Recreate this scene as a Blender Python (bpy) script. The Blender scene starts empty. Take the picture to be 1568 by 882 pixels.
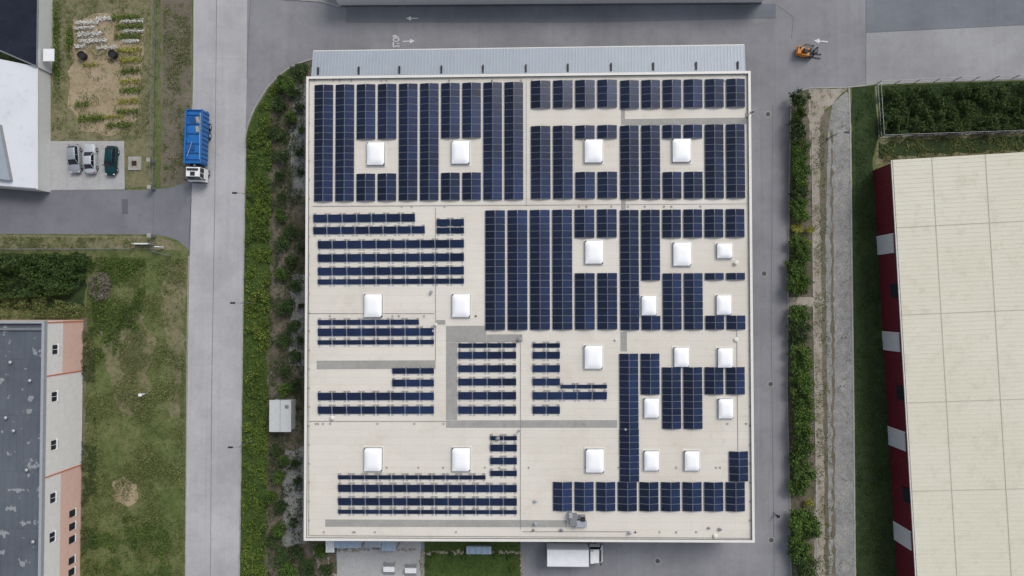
import bpy, math, random
import numpy as np
from mathutils import Vector, Matrix, Euler
random.seed(7); rng=np.random.default_rng(7)
scene=bpy.context.scene
# ---------------------------------------------------------------- survey frame (drone position, metres)
H=104.0; F=1045.0
ROT=Euler((0.022,0.025,0)).to_matrix(); CAM=Vector((0,0,H))
def P(px,py,z=0.0):
    d=ROT@Vector((px-784.0,441.0-py,-F)); t=(z-H)/d.z
    v=CAM+d*t; return Vector((v.x,v.y,z))
def lin(c):
    c=c/255.0
    return c/12.92 if c<=0.04045 else ((c+0.055)/1.055)**2.4
def S(r,g,b,k=1.0): return (lin(r)*k,lin(g)*k,lin(b)*k,1)
# ---------------------------------------------------------------- materials
class NT:
    def __init__(s,name):
        s.m=bpy.data.materials.new(name); s.m.use_nodes=True; s.t=s.m.node_tree; s.n=s.t.nodes; s.l=s.t.links
        s.b=s.n['Principled BSDF']; s.geo=s.n.new('ShaderNodeNewGeometry')
    def noise(s,scale,detail=5,rough=0.6,vec=None):
        n=s.n.new('ShaderNodeTexNoise'); n.inputs['Scale'].default_value=scale; n.inputs['Detail'].default_value=detail; n.inputs['Roughness'].default_value=rough
        s.l.new(vec if vec else s.geo.outputs['Position'],n.inputs['Vector']); return n.outputs['Fac']
    def stretch(s,sx,sy,sz=1):
        m=s.n.new('ShaderNodeMapping'); m.inputs['Scale'].default_value=(sx,sy,sz); s.l.new(s.geo.outputs['Position'],m.inputs['Vector']); return m.outputs['Vector']
    def rng(s,v,a,b,c=0,d=1):
        n=s.n.new('ShaderNodeMapRange'); n.clamp=True
        for i,x in zip(('From Min','From Max','To Min','To Max'),(a,b,c,d)): n.inputs[i].default_value=x
        s.l.new(v,n.inputs['Value']); return n.outputs['Result']
    def mix(s,f,a,b,mode='MIX'):
        n=s.n.new('ShaderNodeMix'); n.data_type='RGBA'; n.blend_type=mode
        for k,v in ((0,f),(6,a),(7,b)):
            if isinstance(v,bpy.types.NodeSocket): s.l.new(v,n.inputs[k])
            else: n.inputs[k].default_value=v
        return n.outputs[2]
    def grain(s,c,scale,k,detail=3):
        n3=s.noise(scale,detail,0.65); g=s.rng(n3,0.3,0.7,1-k,1+k); cc=s.n.new('ShaderNodeCombineColor')
        for i in range(3): s.l.new(g,cc.inputs[i])
        return s.mix(1.0,c,cc.outputs[0],'MULTIPLY'),n3
    def bump(s,v,st,dist=0.05):
        n=s.n.new('ShaderNodeBump'); n.inputs['Strength'].default_value=st; n.inputs['Distance'].default_value=dist
        s.l.new(v,n.inputs['Height']); s.l.new(n.outputs['Normal'],s.b.inputs['Normal'])
    def done(s,c,rough=0.9,metal=0,spec=0.3):
        if isinstance(c,bpy.types.NodeSocket): s.l.new(c,s.b.inputs['Base Color'])
        else: s.b.inputs['Base Color'].default_value=c
        s.b.inputs['Roughness'].default_value=rough; s.b.inputs['Metallic'].default_value=metal
        s.b.inputs['Specular IOR Level'].default_value=spec
        return s.m
def gmat(name,c1,c2,c3,s1=0.15,s2=2.0,th=(0.5,0.7),rough=0.95,bump=0.0,fine=14,fk=0.25,metal=0,spec=0.2):
    t=NT(name); n1=t.noise(s1,7,0.65); n2=t.noise(s2,6,0.7)
    c=t.mix(t.rng(n1,0.36,0.64),c1,c2); c=t.mix(t.rng(n2,th[0],th[1]),c,c3)
    c,_=t.grain(c,s1*4,fk*0.4,5)
    c,n3=t.grain(c,fine,fk)
    if bump: t.bump(n3,bump)
    return t.done(c,rough,metal,spec)
def asphalt(name,base,crack=0.35,streak=0.25):
    t=NT(name); b=S(*base)
    def m(k): return tuple(x*k for x in b[:3])+(1,)
    c=t.mix(t.rng(t.noise(0.07,8,0.7),0.35,0.65),m(.80),m(1.15))
    c=t.mix(t.rng(t.noise(0.5,6,0.75),0.54,0.72,0,0.5),c,m(.68))
    c=t.mix(t.rng(t.noise(0.25,7,0.8),0.58,0.72,0,0.35),c,m(1.35))
    c=t.mix(t.rng(t.noise(1,6,0.7,t.stretch(0.9,0.03)),0.50,0.70,0,streak),c,m(.70))
    c=t.mix(t.rng(t.noise(1,6,0.7,t.stretch(1.6,0.02)),0.54,0.70,0,streak*.8),c,m(1.3))
    c=t.mix(t.rng(t.noise(1,6,0.7,t.stretch(0.04,0.7)),0.55,0.75,0,streak*0.8),c,m(1.25))
    c=t.mix(t.rng(t.noise(3.3,2,0.5),0.72,0.76,0,0.35),c,m(.55))
    v=t.n.new('ShaderNodeTexVoronoi'); v.feature='DISTANCE_TO_EDGE'; v.inputs['Scale'].default_value=0.16
    nn=t.n.new('ShaderNodeTexNoise'); nn.inputs['Scale'].default_value=0.5; t.l.new(t.geo.outputs['Position'],nn.inputs['Vector'])
    ad=t.n.new('ShaderNodeVectorMath'); ad.operation='MULTIPLY_ADD'; t.l.new(nn.outputs['Color'],ad.inputs[0]); ad.inputs[1].default_value=(3,3,3); t.l.new(t.geo.outputs['Position'],ad.inputs[2])
    t.l.new(ad.outputs[0],v.inputs['Vector'])
    c=t.mix(t.rng(v.outputs['Distance'],0.0,0.006,crack,0),c,m(.5))
    c,_=t.grain(c,9,.11)
    return t.done(c,0.92,0,0.2)
def foliage(name,dark,mid,light,ns=0.35):
    t=NT(name); r=t.geo.outputs['Random Per Island']
    n=t.noise(ns,4,0.6)
    c=t.mix(t.rng(n,0.36,0.64),dark,mid)
    c=t.mix(t.rng(r,0.55,1.0,0,0.8),c,light)
    c=t.mix(t.rng(r,0.0,0.35,0.6,0),c,tuple(x*0.5 for x in dark[:3])+(1,))
    return t.done(c,0.7,0,0.2)
def plain(name,c,rough=0.5,metal=0,spec=0.4,var=0.12,scale=1.5):
    t=NT(name); n=t.noise(scale,5,0.7)
    cc=t.mix(t.rng(n,0.35,0.7),c,tuple(x*(1-var) for x in c[:3])+(1,))
    return t.done(cc,rough,metal,spec)

M={}
M['field']=gmat('meadow_grass',S(86,98,56),S(108,110,74),S(66,84,42),0.12,1.3,(0.5,0.66),fine=7,fk=0.4,bump=0.3)
M['dry']=gmat('dry_grass',S(112,110,82),S(128,120,96),S(82,96,54),0.3,1.6,(0.5,0.65),fine=8,fk=0.35)
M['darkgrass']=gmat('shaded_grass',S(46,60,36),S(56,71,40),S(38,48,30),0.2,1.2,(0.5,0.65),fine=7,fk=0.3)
M['lawn']=gmat('lawn_grass',S(60,80,36),S(72,90,44),S(48,64,30),0.3,2,(0.5,0.65),fine=9,fk=0.25)
M['soil']=gmat('soil_mulch',S(116,107,98),S(94,85,74),S(68,76,48),0.3,1.4,(0.48,0.62),fine=7,fk=0.3)
M['soil2']=gmat('bare_soil',S(166,150,128),S(148,132,106),S(112,114,74),0.3,1.6,(0.52,0.68),fine=7,fk=0.25)
M['sand']=gmat('sandy_path',S(168,160,150),S(140,130,118),S(100,100,74),0.25,1.0,(0.5,0.66),fine=6,fk=0.28)
M['gravel']=gmat('gravel',S(130,130,129),S(148,147,144),S(96,100,80),0.3,1.0,(0.54,0.72),fine=5,fk=0.3)
M['gravel2']=gmat('dirt_gravel',S(120,111,100),S(98,93,80),S(84,89,58),0.3,1.2,(0.5,0.66),fine=6,fk=0.3)
M['road']=asphalt('worn_road_asphalt',(172,171,173),0.2,0.3)
M['yard']=asphalt('yard_asphalt',(135,135,139),0.22,0.28)
M['yarddark']=asphalt('yard_asphalt_dark',(116,120,127),0.2,0.2)
M['yardlight']=asphalt('yard_asphalt_light',(151,151,153),0.3,0.2)
M['drive']=asphalt('driveway_asphalt',(118,119,125),0.15,0.15)
M['patch']=asphalt('asphalt_patch',(96,96,102),0,0.1)
M['seal']=plain('crack_sealant',S(104,104,107),0.8)
M['pave']=gmat('concrete_paving',S(176,176,176),S(164,164,164),S(146,146,144),0.4,2,(0.5,0.8),fine=8,fk=0.12)
M['kerb']=gmat('kerb_concrete',S(168,166,162),S(150,148,144),S(120,118,110),0.5,2,(0.5,0.8),fine=8,fk=0.15)
M['paint']=gmat('road_paint',S(222,222,222),S(205,205,205),S(165,165,167),1,4,(0.5,0.7),fine=12,fk=0.15)
M['metal']=plain('galvanised_steel',S(150,152,155),0.45,0.6)
M['alu']=plain('aluminium_frame',S(176,180,186),0.4,0.3)
M['pvframe']=plain('module_frame',S(130,138,152),0.5,0.1)
M['dark']=plain('dark_plastic',S(38,40,44),0.6)
M['rubber']=plain('tyre_rubber',S(30,30,32),0.9)
M['white']=plain('white_paint',S(235,236,238),0.35)
M['whitewall']=plain('white_render',S(226,224,223),0.85)
M['pink']=plain('salmon_render',S(222,186,172),0.85)
M['orange_line']=plain('orange_render',S(205,120,92),0.85)
M['glass']=plain('vehicle_glass',S(24,28,34),0.08,0,0.6)
M['winglass']=plain('window_glass',S(38,46,56),0.1,0,0.6)
M['blueglass']=plain('canopy_glass',S(150,172,190),0.2,0,0.5)
M['red']=plain('red_cladding',S(108,38,50),0.5,0,0.3,0.25)
M['doorw']=plain('roller_door',S(205,207,211),0.5)
M['blue']=plain('blue_paint',S(34,108,178),0.4,0,0.4,0.2)
M['bluedark']=plain('blue_paint_dark',S(26,76,132),0.5)  # darker blue for the truck's ribs, crossbars and bed
M['orange']=plain('forklift_orange',S(216,134,30),0.4)
M['silver']=plain('silver_car_paint',S(166,172,178),0.28,0.4)
M['silver2']=plain('pearl_car_paint',S(196,201,206),0.28,0.3)
M['green']=plain('teal_car_paint',S(22,66,70),0.25,0.3)
M['lampw']=plain('lamp_lens',S(210,210,205),0.2)
M['lampr']=plain('tail_lamp',S(150,20,20),0.3)
M['bark']=plain('bark',S(82,68,54),0.95,0,0.1,0.4,6)
M['blackroof']=gmat('black_roof_membrane',S(34,38,50),S(42,46,58),S(54,58,68),0.2,1.5,(0.55,0.8),rough=0.7,fk=0.1,spec=.1)
M['whiteroof']=gmat('white_roof_sheet',S(216,219,224),S(208,211,217),S(192,195,201),0.15,0.8,(0.55,0.8),rough=0.6,fk=0.04)
M['wall']=plain('cladding_panel',S(196,198,198),0.55,0,0.4,0.1)
M['cream']=plain('parapet_cap',S(224,221,214),0.5,0,0.4,0.1)
M['stone']=gmat('stone_border',S(170,162,148),S(140,133,122),S(100,96,84),1,5,(0.5,0.7),fine=9,fk=0.3)
M['leafA']=foliage('hedge_leaves',S(48,70,28),S(72,98,38),S(106,128,60))
M['leafB']=foliage('tree_leaves',S(38,54,30),S(55,75,38),S(86,104,58))
M['leafC']=foliage('herb_leaves',S(58,80,32),S(88,110,42),S(126,140,64),0.25)
M['leafD']=foliage('field_tufts',S(76,90,44),S(100,110,60),S(144,144,98),0.2)
M['leafG']=foliage('ivy_leaves',S(42,62,28),S(56,78,36),S(84,104,50),0.5)
M['leafY']=foliage('yellow_leaves',S(116,120,50),S(142,144,62),S(180,174,84))
M['leafW']=foliage('white_blossom',S(196,194,188),S(216,214,210),S(236,235,232))
M['twig']=foliage('dry_brush',S(104,94,88),S(128,118,110),S(158,148,140))
def roofmat():
    t=NT('cream_white_roof_membrane')
    c=t.mix(t.rng(t.noise(0.06,7,0.65),0.35,0.65),S(220,215,205),S(210,204,193))
    c=t.mix(t.rng(t.noise(0.22,8,0.75),0.52,0.72,0,0.45),c,S(194,185,168))
    c=t.mix(t.rng(t.noise(0.7,7,0.8),0.6,0.75,0,0.45),c,S(172,157,132))
    br=t.n.new('ShaderNodeTexBrick'); t.l.new(t.geo.outputs['Position'],br.inputs['Vector'])
    br.inputs['Scale'].default_value=1; br.inputs['Mortar Size'].default_value=0.03; br.inputs['Brick Width'].default_value=9.0; br.inputs['Row Height'].default_value=1.05
    br.inputs['Color1'].default_value=(1,1,1,1); br.inputs['Color2'].default_value=(0.965,0.965,0.965,1); br.inputs['Mortar'].default_value=(0.88,0.88,0.87,1)
    c=t.mix(1.0,c,br.outputs['Color'],'MULTIPLY')
    c,_=t.grain(c,6,.05)
    return t.done(c,0.8,0,0.25)
M['roof']=roofmat()
M['walk']=gmat('roof_walkway_mat',S(152,151,147),S(160,159,155),S(142,140,136),0.3,2,(0.5,0.8),fine=8,fk=0.1)
def greyroof():
    t=NT('bitumen_roof')
    c=t.mix(t.rng(t.noise(0.15,7,0.65),0.35,0.65),S(84,90,99),S(98,104,112))
    c=t.mix(t.rng(t.noise(0.5,4,0.6),0.60,0.62,0,0.7),c,S(160,163,166))
    c=t.mix(t.rng(t.noise(2.5,5,0.7),0.6,0.75,0,0.4),c,S(70,76,84))
    br=t.n.new('ShaderNodeTexBrick'); t.l.new(t.geo.outputs['Position'],br.inputs['Vector']); br.inputs['Scale'].default_value=1; br.inputs['Mortar Size'].default_value=.04; br.inputs['Brick Width'].default_value=1.0; br.inputs['Row Height'].default_value=8
    br.inputs['Color1'].default_value=(1,1,1,1); br.inputs['Color2'].default_value=(.93,.93,.93,1); br.inputs['Mortar'].default_value=(.8,.8,.8,1)
    return t.done(t.mix(1.0,c,br.outputs['Color'],'MULTIPLY'),0.85,0,0.25)
M['greyroof']=greyroof()
def panelmat(name,c1,c2,k=1.7):
    t=NT(name); uv=t.n.new('ShaderNodeUVMap')
    c=t.mix(t.geo.outputs['Random Per Island'],c1,c2)
    c=t.mix(t.rng(t.noise(0.10,3),0.45,0.68,0,0.7),c,tuple(min(1,x*k) for x in c2[:3])+(1,))
    br=t.n.new('ShaderNodeTexBrick'); br.offset=0.0; t.l.new(uv.outputs['UV'],br.inputs['Vector']); br.inputs['Scale'].default_value=1
    br.inputs['Brick Width'].default_value=1/6; br.inputs['Row Height'].default_value=1/10; br.inputs['Mortar Size'].default_value=0.004
    t.l.new(c,br.inputs['Color1']); t.l.new(c,br.inputs['Color2']); br.inputs['Mortar'].default_value=S(58,68,90)
    return t.done(br.outputs['Color'],0.2,0,0.2)
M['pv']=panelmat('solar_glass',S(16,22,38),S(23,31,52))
M['pv2']=panelmat('solar_glass_sky_tint',S(20,30,52),S(28,42,72),1.9)  # bluer copy of solar glass; sky reflection on tilted panels put into the colour
M['skylight']=plain('skylight_acrylic',S(246,247,249),0.3,0,0.5,0.03)
M['whitetile']=gmat('corrugated_fibre_roof',S(212,209,193),S(206,202,184),S(194,190,171),0.08,0.5,(0.52,0.75),fine=5,fk=0.05,rough=0.8)
M['canopy']=plain('canopy_sheet',S(158,167,177),0.5,0.1,0.4,0.12,0.3)
M['canopyrib']=plain('canopy_rib',S(180,187,195),0.45,0.1)
M['rib']=plain('roof_rib',S(216,213,199),0.7)
M['lap']=plain('roof_sheet_lap',S(186,182,167),0.8)

# ---------------------------------------------------------------- mesh builder
class MB:
    def __init__(s): s.v=[]; s.f=[]; s.m=[]; s.uv=[]; s.mats=[]
    def mi(s,k):
        if k not in s.mats: s.mats.append(k)
        return s.mats.index(k)
    def face(s,pts,k,uv=None):
        b=len(s.v); s.v+= [tuple(p) for p in pts]; s.f.append(tuple(range(b,b+len(pts)))); s.m.append(s.mi(k)); s.uv.append(uv)
    def hexa(s,b4,t4,k,kt=None):
        b=len(s.v); s.v+=[tuple(p) for p in b4]+[tuple(p) for p in t4]
        q=[(3,2,1,0),(4,5,6,7),(0,1,5,4),(1,2,6,5),(2,3,7,6),(3,0,4,7)]
        for i,a in enumerate(q):
            s.f.append(tuple(b+x for x in a)); s.m.append(s.mi(kt if (kt and i==1) else k)); s.uv.append(None)
    def box(s,c,d,k,rz=0,kt=None,tp=(1,1),sh=(0,0)):
        cx,cy,cz=c; a,b_,h=d[0]/2,d[1]/2,d[2]/2; co,si=math.cos(rz),math.sin(rz)
        def w(x,y,z): return (cx+x*co-y*si,cy+x*si+y*co,cz+z)
        s.hexa([w(-a,-b_,-h),w(a,-b_,-h),w(a,b_,-h),w(-a,b_,-h)],
               [w(-a*tp[0]+sh[0],-b_*tp[1]+sh[1],h),w(a*tp[0]+sh[0],-b_*tp[1]+sh[1],h),w(a*tp[0]+sh[0],b_*tp[1]+sh[1],h),w(-a*tp[0]+sh[0],b_*tp[1]+sh[1],h)],k,kt)
    def cyl(s,p0,p1,r0,r1,n,k,cap=True):
        p0=Vector(p0);p1=Vector(p1); d=(p1-p0).normalized(); u=d.orthogonal().normalized(); v=d.cross(u)
        b=len(s.v)
        for p,r in ((p0,r0),(p1,r1)):
            for i in range(n):
                a=2*math.pi*i/n; s.v.append(tuple(p+(u*math.cos(a)+v*math.sin(a))*r))
        for i in range(n):
            j=(i+1)%n; s.f.append((b+i,b+j,b+n+j,b+n+i)); s.m.append(s.mi(k)); s.uv.append(None)
        if cap:
            s.f.append(tuple(b+n+i for i in range(n))); s.m.append(s.mi(k)); s.uv.append(None)
            s.f.append(tuple(b+n-1-i for i in range(n))); s.m.append(s.mi(k)); s.uv.append(None)
    def obj(s,name,parent=None,loc=None,rz=0,bevel=0,smooth=False):
        me=bpy.data.meshes.new(name); me.from_pydata(s.v,[],s.f)
        for k in s.mats: me.materials.append(M[k])
        me.polygons.foreach_set('material_index',s.m)
        if any(u is not None for u in s.uv):
            l=me.uv_layers.new(name='UVMap'); i=0
            for f,u in zip(s.f,s.uv):
                for j in range(len(f)):
                    if u: l.data[i].uv=u[j]
                    i+=1
        me.update(); ob=bpy.data.objects.new(name,me); scene.collection.objects.link(ob)
        if loc is not None: ob.location=loc
        ob.rotation_euler[2]=rz
        if parent: ob.parent=parent
        if bevel:
            m=ob.modifiers.new('bevel','BEVEL'); m.width=bevel; m.segments=2; m.limit_method='ANGLE'; m.angle_limit=0.6
        if smooth:
            for p in me.polygons: p.use_smooth=True
        return ob
def empty(name,loc=(0,0,0)):
    e=bpy.data.objects.new(name,None); e.location=loc; scene.collection.objects.link(e); return e
def jag(pts,step=8,amp=1.5):
    out=[]
    for i in range(len(pts)):
        a=pts[i]; b=pts[(i+1)%len(pts)]; L=math.dist(a,b); n=max(1,int(L/step))
        for j in range(n):
            t=j/n; x=a[0]+(b[0]-a[0])*t; y=a[1]+(b[1]-a[1])*t
            if j: x+=random.gauss(0,amp*0.6); y+=random.gauss(0,amp*0.6)
            out.append((x,y))
    return out
def sheet(name,pts,z,k,j=0,step=8):
    if j: pts=jag(pts,step,j)
    mb=MB(); pp=[P(x,y,z) for x,y in pts]
    area=sum(pp[i].x*pp[(i+1)%len(pp)].y-pp[(i+1)%len(pp)].x*pp[i].y for i in range(len(pp)))
    if area<0: pp=pp[::-1]
    mb.face(pp,k); return mb.obj(name)
def strip(mb,pts,w,z0,z1,k,world=False):
    pp=pts if world else [P(x,y,z0) for x,y in pts]
    for a,b in zip(pp[:-1],pp[1:]):
        a=Vector((a[0],a[1],0)); b=Vector((b[0],b[1],0)); d=(b-a)
        if d.length<1e-4: continue
        d.normalize(); n=Vector((-d.y,d.x,0))*w/2
        q=[a-n,b-n,b+n,a+n]
        if z1>z0: mb.hexa([(p.x,p.y,z0) for p in q],[(p.x,p.y,z1) for p in q],k)
        else: mb.face([(p.x,p.y,z0) for p in q],k)
def kerb(name,pts,w=0.18,h=0.12,k='kerb'):
    mb=MB(); strip(mb,pts,w,0.0,h,k); return mb.obj(name)

# ---------------------------------------------------------------- GROUND
mb=MB(); mb.face([(-1500,-1500,0),(1500,-1500,0),(1500,1500,0),(-1500,1500,0)],'field'); mb.obj('ground')
sheet('yard_pavement',[(378,-400),(1326,-400),(1326,131),(1296,134),(1240,135),(1222,140),(1211,152),(1207,300),(1204,600),(1209,760),(1212,1200),(478,1200),(500,700),(500,180),(478,90),(440,106),(412,133),(390,168),(376,205),(372,205)],0.004,'yard')
sheet('yard_pavement',[(1326,-400),(2400,-400),(2400,24),(1568,38),(1326,50)],0.004,'yarddark')
sheet('yard_pavement',[(1326,50),(1568,38),(2400,24),(2400,104),(1568,122),(1340,129),(1326,131)],0.004,'yardlight')
sheet('road',[(297,-400),(380,-400),(378,120),(376,205),(371,500),(366,882),(362,1300),(278,1300),(284,882),(288,500),(293,250),(296,100)],0.008,'road')
sheet('driveway',[(-400,287),(60,291),(192,291),(236,290),(262,287),(294,275),(291,392),(286,380),(272,368),(255,362),(232,359),(-400,357)],0.012,'drive')
sheet('asphalt_repair_patch',[(186,305),(196,305),(196,328),(187,328)],0.016,'patch')
sheet('asphalt_repair_patch',[(530,10),(1188,6),(1188,28),(900,34),(530,34)],0.008,'yarddark',.5)
mb=MB()
for pts in ([(1326,0),(1326,131)],[(1326,50),(1568,38)],[(1190,8),(1215,26),(1212,60)],[(384,0),(380,60),(378,120)],[(236,290),(234,359)],[(294,275),(291,330),(289,392)],[(530,34),(900,34),(1190,27)],[(332,-50),(329,300),(324,600),(322,930)],[(1183,160),(1181,500),(1186,930)]):
    strip(mb,jag(pts,14,0.5)[:-1] if len(pts)>2 and pts[0][0]<332 else pts,0.07,0.02,0.02,'seal')
mb.obj('asphalt_seam')
sheet('parking_pavement',[(70,218),(78,216),(190,216),(191,290),(70,291)],0.016,'pave')
mb=MB()
for x in (78,103,127,151,186): strip(mb,[(x,220),(x,288)],0.06,0.021,0.021,'kerb')
mb.obj('parking_line_marking')
sheet('garden_ground',[(70,-60),(236,-60),(234,286),(192,288),(190,216),(70,216)],0.008,'dry',1.5)
sheet('garden_soil',[(112,30),(150,20),(205,26),(222,60),(216,120),(208,185),(170,208),(122,200),(104,150),(108,90)],0.012,'soil2',4,10)
sheet('verge_grass',[(246,-60),(295,-60),(294,160),(292,276),(262,284),(246,287)],0.008,'gravel2',1.5)
sheet('verge_grass',[(-100,358),(232,362),(262,368),(280,384),(235,382),(-100,384)],0.008,'dry',1.2)
sheet('dry_grass_patch',[(172,738),(190,730),(210,742),(212,762),(196,776),(176,768)],0.004,'soil2',3,7)
sheet('dry_grass_patch',[(150,470),(200,460),(240,520),(230,600),(190,640),(160,560)],0.004,'dry',9,12)
sheet('dry_grass_patch',[(250,400),(284,398),(276,640),(262,640),(254,520)],0.004,'dry',6,12)
sheet('building_surround_path',[(120,488),(133,486),(130,700),(122,882),(115,882)],0.006,'gravel2',2)
sheet('hedge_ground',[(-100,386),(132,388),(130,470),(-100,475)],0.004,'darkgrass',3)
sheet('hedge_ground',[(1346,132),(1460,127),(2000,112),(2000,190),(1568,202),(1347,209)],0.02,'darkgrass')
# west planting strip
sheet('planting_bed_soil',[(474,92),(446,108),(425,135),(412,180),(412,400),(408,700),(404,1000),(500,1000),(505,830),(505,140),(478,92)],0.024,'soil',2)
sheet('paving_slab_strip',[(446,130),(470,128),(470,300),(446,300)],0.028,'gravel',4,14)
sheet('paving_slab_strip',[(448,420),(470,420),(470,560),(444,560)],0.028,'gravel',4,14)
sheet('paving_slab_strip',[(436,690),(470,680),(470,832),(432,840)],0.028,'gravel',4,14)
sheet('planting_bed_grass',[(440,109),(474,93),(450,115),(428,140),(416,190),(414,400),(410,882),(410,1000),(366,1000),(368,882),(373,500),(377,206),(391,169),(413,134)],0.02,'lawn')
kerb('kerb',[(480,90),(458,97),(440,106),(424,119),(411,133),(399,150),(389,168),(381,187),(377,205)])
kerb('kerb',[(377,205),(372,500),(367,882),(364,1100)],0.15)
kerb('kerb',[(295,160),(293,250),(291,275)],0.12,0.1)
kerb('kerb',[(289,392),(287,500),(284,882)],0.10,0.08)
# east verge
sheet('hedge_bed_soil',[(1211,150),(1222,139),(1242,136),(1246,300),(1248,600),(1250,882),(1252,1000),(1213,1000),(1209,760),(1205,600),(1208,300)],0.02,'soil',0)
sheet('sandy_path',[(1238,136),(1300,135),(1290,142),(1276,158),(1262,168),(1258,300),(1264,500),(1268,882),(1270,1000),(1246,1000),(1248,700),(1243,300)],0.024,'sand',1.8)
sheet('dirt_verge',[(1256,180),(1272,165),(1270,300),(1273,600),(1276,1000),(1264,1000),(1262,700),(1255,300)],0.028,'gravel2',1.8)
sheet('gravel_track',[(1296,140),(1301,146),(1303,300),(1307,600),(1311,1000),(1270,1000),(1268,700),(1264,400),(1268,200),(1274,160)],0.032,'gravel',1.0)
sheet('gravel_track_tuft_line',[(1272,200),(1275,200),(1279,882),(1275,882)],0.036,'gravel2',2)
kerb('concrete_edging',[(1300,134),(1302,200),(1304,400),(1307,640),(1310,1000)],0.22,0.08)
kerb('concrete_edging',[(1326,131),(1296,134),(1240,135),(1222,140),(1211,152)],0.16,0.1)
kerb('kerb',[(1211,152),(1208,300),(1205,600),(1209,760),(1213,1000)],0.16,0.12)
kerb('concrete_edging',[(1243,200),(1245,455)],0.14,0.1); kerb('concrete_edging',[(1245,470),(1249,700),(1252,1000)],0.14,0.1)
sheet('footpath',[(1206,455),(1262,455),(1262,470),(1206,470)],0.04,'sand',0.6)
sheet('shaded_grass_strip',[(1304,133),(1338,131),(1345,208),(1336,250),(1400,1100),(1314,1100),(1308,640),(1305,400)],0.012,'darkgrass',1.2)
sheet('rough_grass_strip',[(1345,206),(2000,192),(2000,236),(1568,243),(1340,252)],0.014,'dry',2)
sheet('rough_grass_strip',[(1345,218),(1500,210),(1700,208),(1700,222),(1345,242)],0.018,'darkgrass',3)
# south side
sheet('terrace_paving',[(516,800),(645,800),(643,1000),(516,1000)],0.03,'pave')
sheet('lawn',[(650,800),(797,800),(797,1000),(650,1000)],0.028,'lawn')
sheet('planting_bed_soil',[(470,830),(516,830),(516,1000),(440,1000),(445,850)],0.034,'soil',1)
mb=MB()
def stones(x0,y0,x1,y1,n):
    for i in range(n):
        t=(i+random.random()*0.5)/n; p=P(x0+(x1-x0)*t+random.gauss(0,1),y0+(y1-y0)*t+random.gauss(0,1))
        s=random.uniform(0.3,0.6); mb.box((p.x,p.y,0.1),(s,s*random.uniform(.6,1),0.25),'stone',random.random()*3,tp=(.6,.6))
stones(646,842,646,895,24); stones(650,846,800,846,60); stones(798,846,800,895,24); stones(520,842,640,842,20); stones(480,842,500,895,30); stones(500,850,515,895,20)
mb.obj('stone_border',bevel=0.05)
mb=MB()
def prism(mb,pts,zt,zb,k,kt):
    top=[P(x,y,zt) for x,y in pts]
    area=sum(top[i].x*top[(i+1)%len(top)].y-top[(i+1)%len(top)].x*top[i].y for i in range(len(top)))
    if area<0: top=top[::-1]
    mb.face(top,kt)
    for i in range(len(top)):
        a=top[i]; b=top[(i+1)%len(top)]
        mb.face([(a.x,a.y,zb),(b.x,b.y,zb),(b.x,b.y,zt),(a.x,a.y,zt)],k)
    return top
prism(mb,[(505,-14),(1184,-19),(1184,-260),(505,-260)],5,0,'whitewall','whiteroof')
for i in range(16):
    p=P(520+i*41,-14-i*.32,5); mb.box((p.x,p.y-0.02,3.9),(1.6,0.1,1.0),'winglass')
mb.obj('neighbouring_warehouse')
kerb('kerb',[(523,9),(800,8),(1166,5)],0.3,0.12,'patch'); kerb('kerb',[(428,-2),(492,2),(520,10)],0.25,0.12)
# ---- markings
def arrow(px,py,ang,s=1.0):
    mb=MB(); c=P(px,py,0.03)
    pts=[(-1.0,-.08),(0.2,-.08),(0.2,-.38),(1.0,0),(0.2,.38),(0.2,.08),(-1.0,.08)]
    ca,sa=math.cos(ang),math.sin(ang)
    mb.face([(c.x+(x*ca-y*sa)*s,c.y+(x*sa+y*ca)*s,0.03) for x,y in pts],'paint'); mb.obj('road_arrow_marking')
arrow(631,28,math.pi,0.95); arrow(626,63,0.03,0.95); arrow(1257,63,math.pi-0.1,1.05)
cu=bpy.data.curves.new('stop_road_marking','FONT'); cu.body='STOP'; cu.size=0.95; cu.align_x='CENTER'; cu.align_y='CENTER'; cu.materials.append(M['paint']); cu.offset=0.02
to=bpy.data.objects.new('stop_road_marking',cu); to.location=P(607,63,0.03); to.rotation_euler[2]=math.pi/2; to.scale=(0.85,1.5,1); scene.collection.objects.link(to)
def manhole(px,py):
    mb=MB(); c=P(px,py); mb.cyl((c.x,c.y,0),(c.x,c.y,0.03),0.5,0.5,20,'kerb'); mb.cyl((c.x,c.y,0.0),(c.x,c.y,0.04),0.36,0.36,20,'patch')
    for i in range(5): mb.box((c.x,c.y-0.2+i*0.1,0.043),(0.5,0.03,0.006),'dark')
    mb.obj('manhole_cover')
for q in ((1007,859),(1170,419),(1180,588),(1181,827),(1176,175)): manhole(*q)

# ---------------------------------------------------------------- MAIN BUILDING
bld=empty('industrial_building')
ZR=8.0; ZP=8.4
corn=[(469,117),(1149.5,108.5),(1156,831),(465,828)]
top=[P(x,y,ZP) for x,y in corn]
mb=MB(); ring=top[::-1]
def inset(pts,d):
    n=len(pts); out=[]
    for i in range(n):
        p=pts[i]; a=(pts[i-1]-p).normalized(); b=(pts[(i+1)%n]-p).normalized(); out.append(p+(a+b)*d)
    return out
inn=inset(ring,0.35)
mb.face([(p.x,p.y,ZR) for p in inset(ring,0.34)],'roof'); mb.obj('flat_roof',bld)
mb=MB()
for i in range(4):
    j=(i+1)%4
    mb.hexa([(ring[i].x,ring[i].y,7.6),(ring[j].x,ring[j].y,7.6),(inn[j].x,inn[j].y,7.6),(inn[i].x,inn[i].y,7.6)],
            [ring[i],ring[j],inn[j],inn[i]],'metal','cream')
mb.obj('parapet',bld)
wr=inset(ring,0.12); mb=MB()
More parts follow.
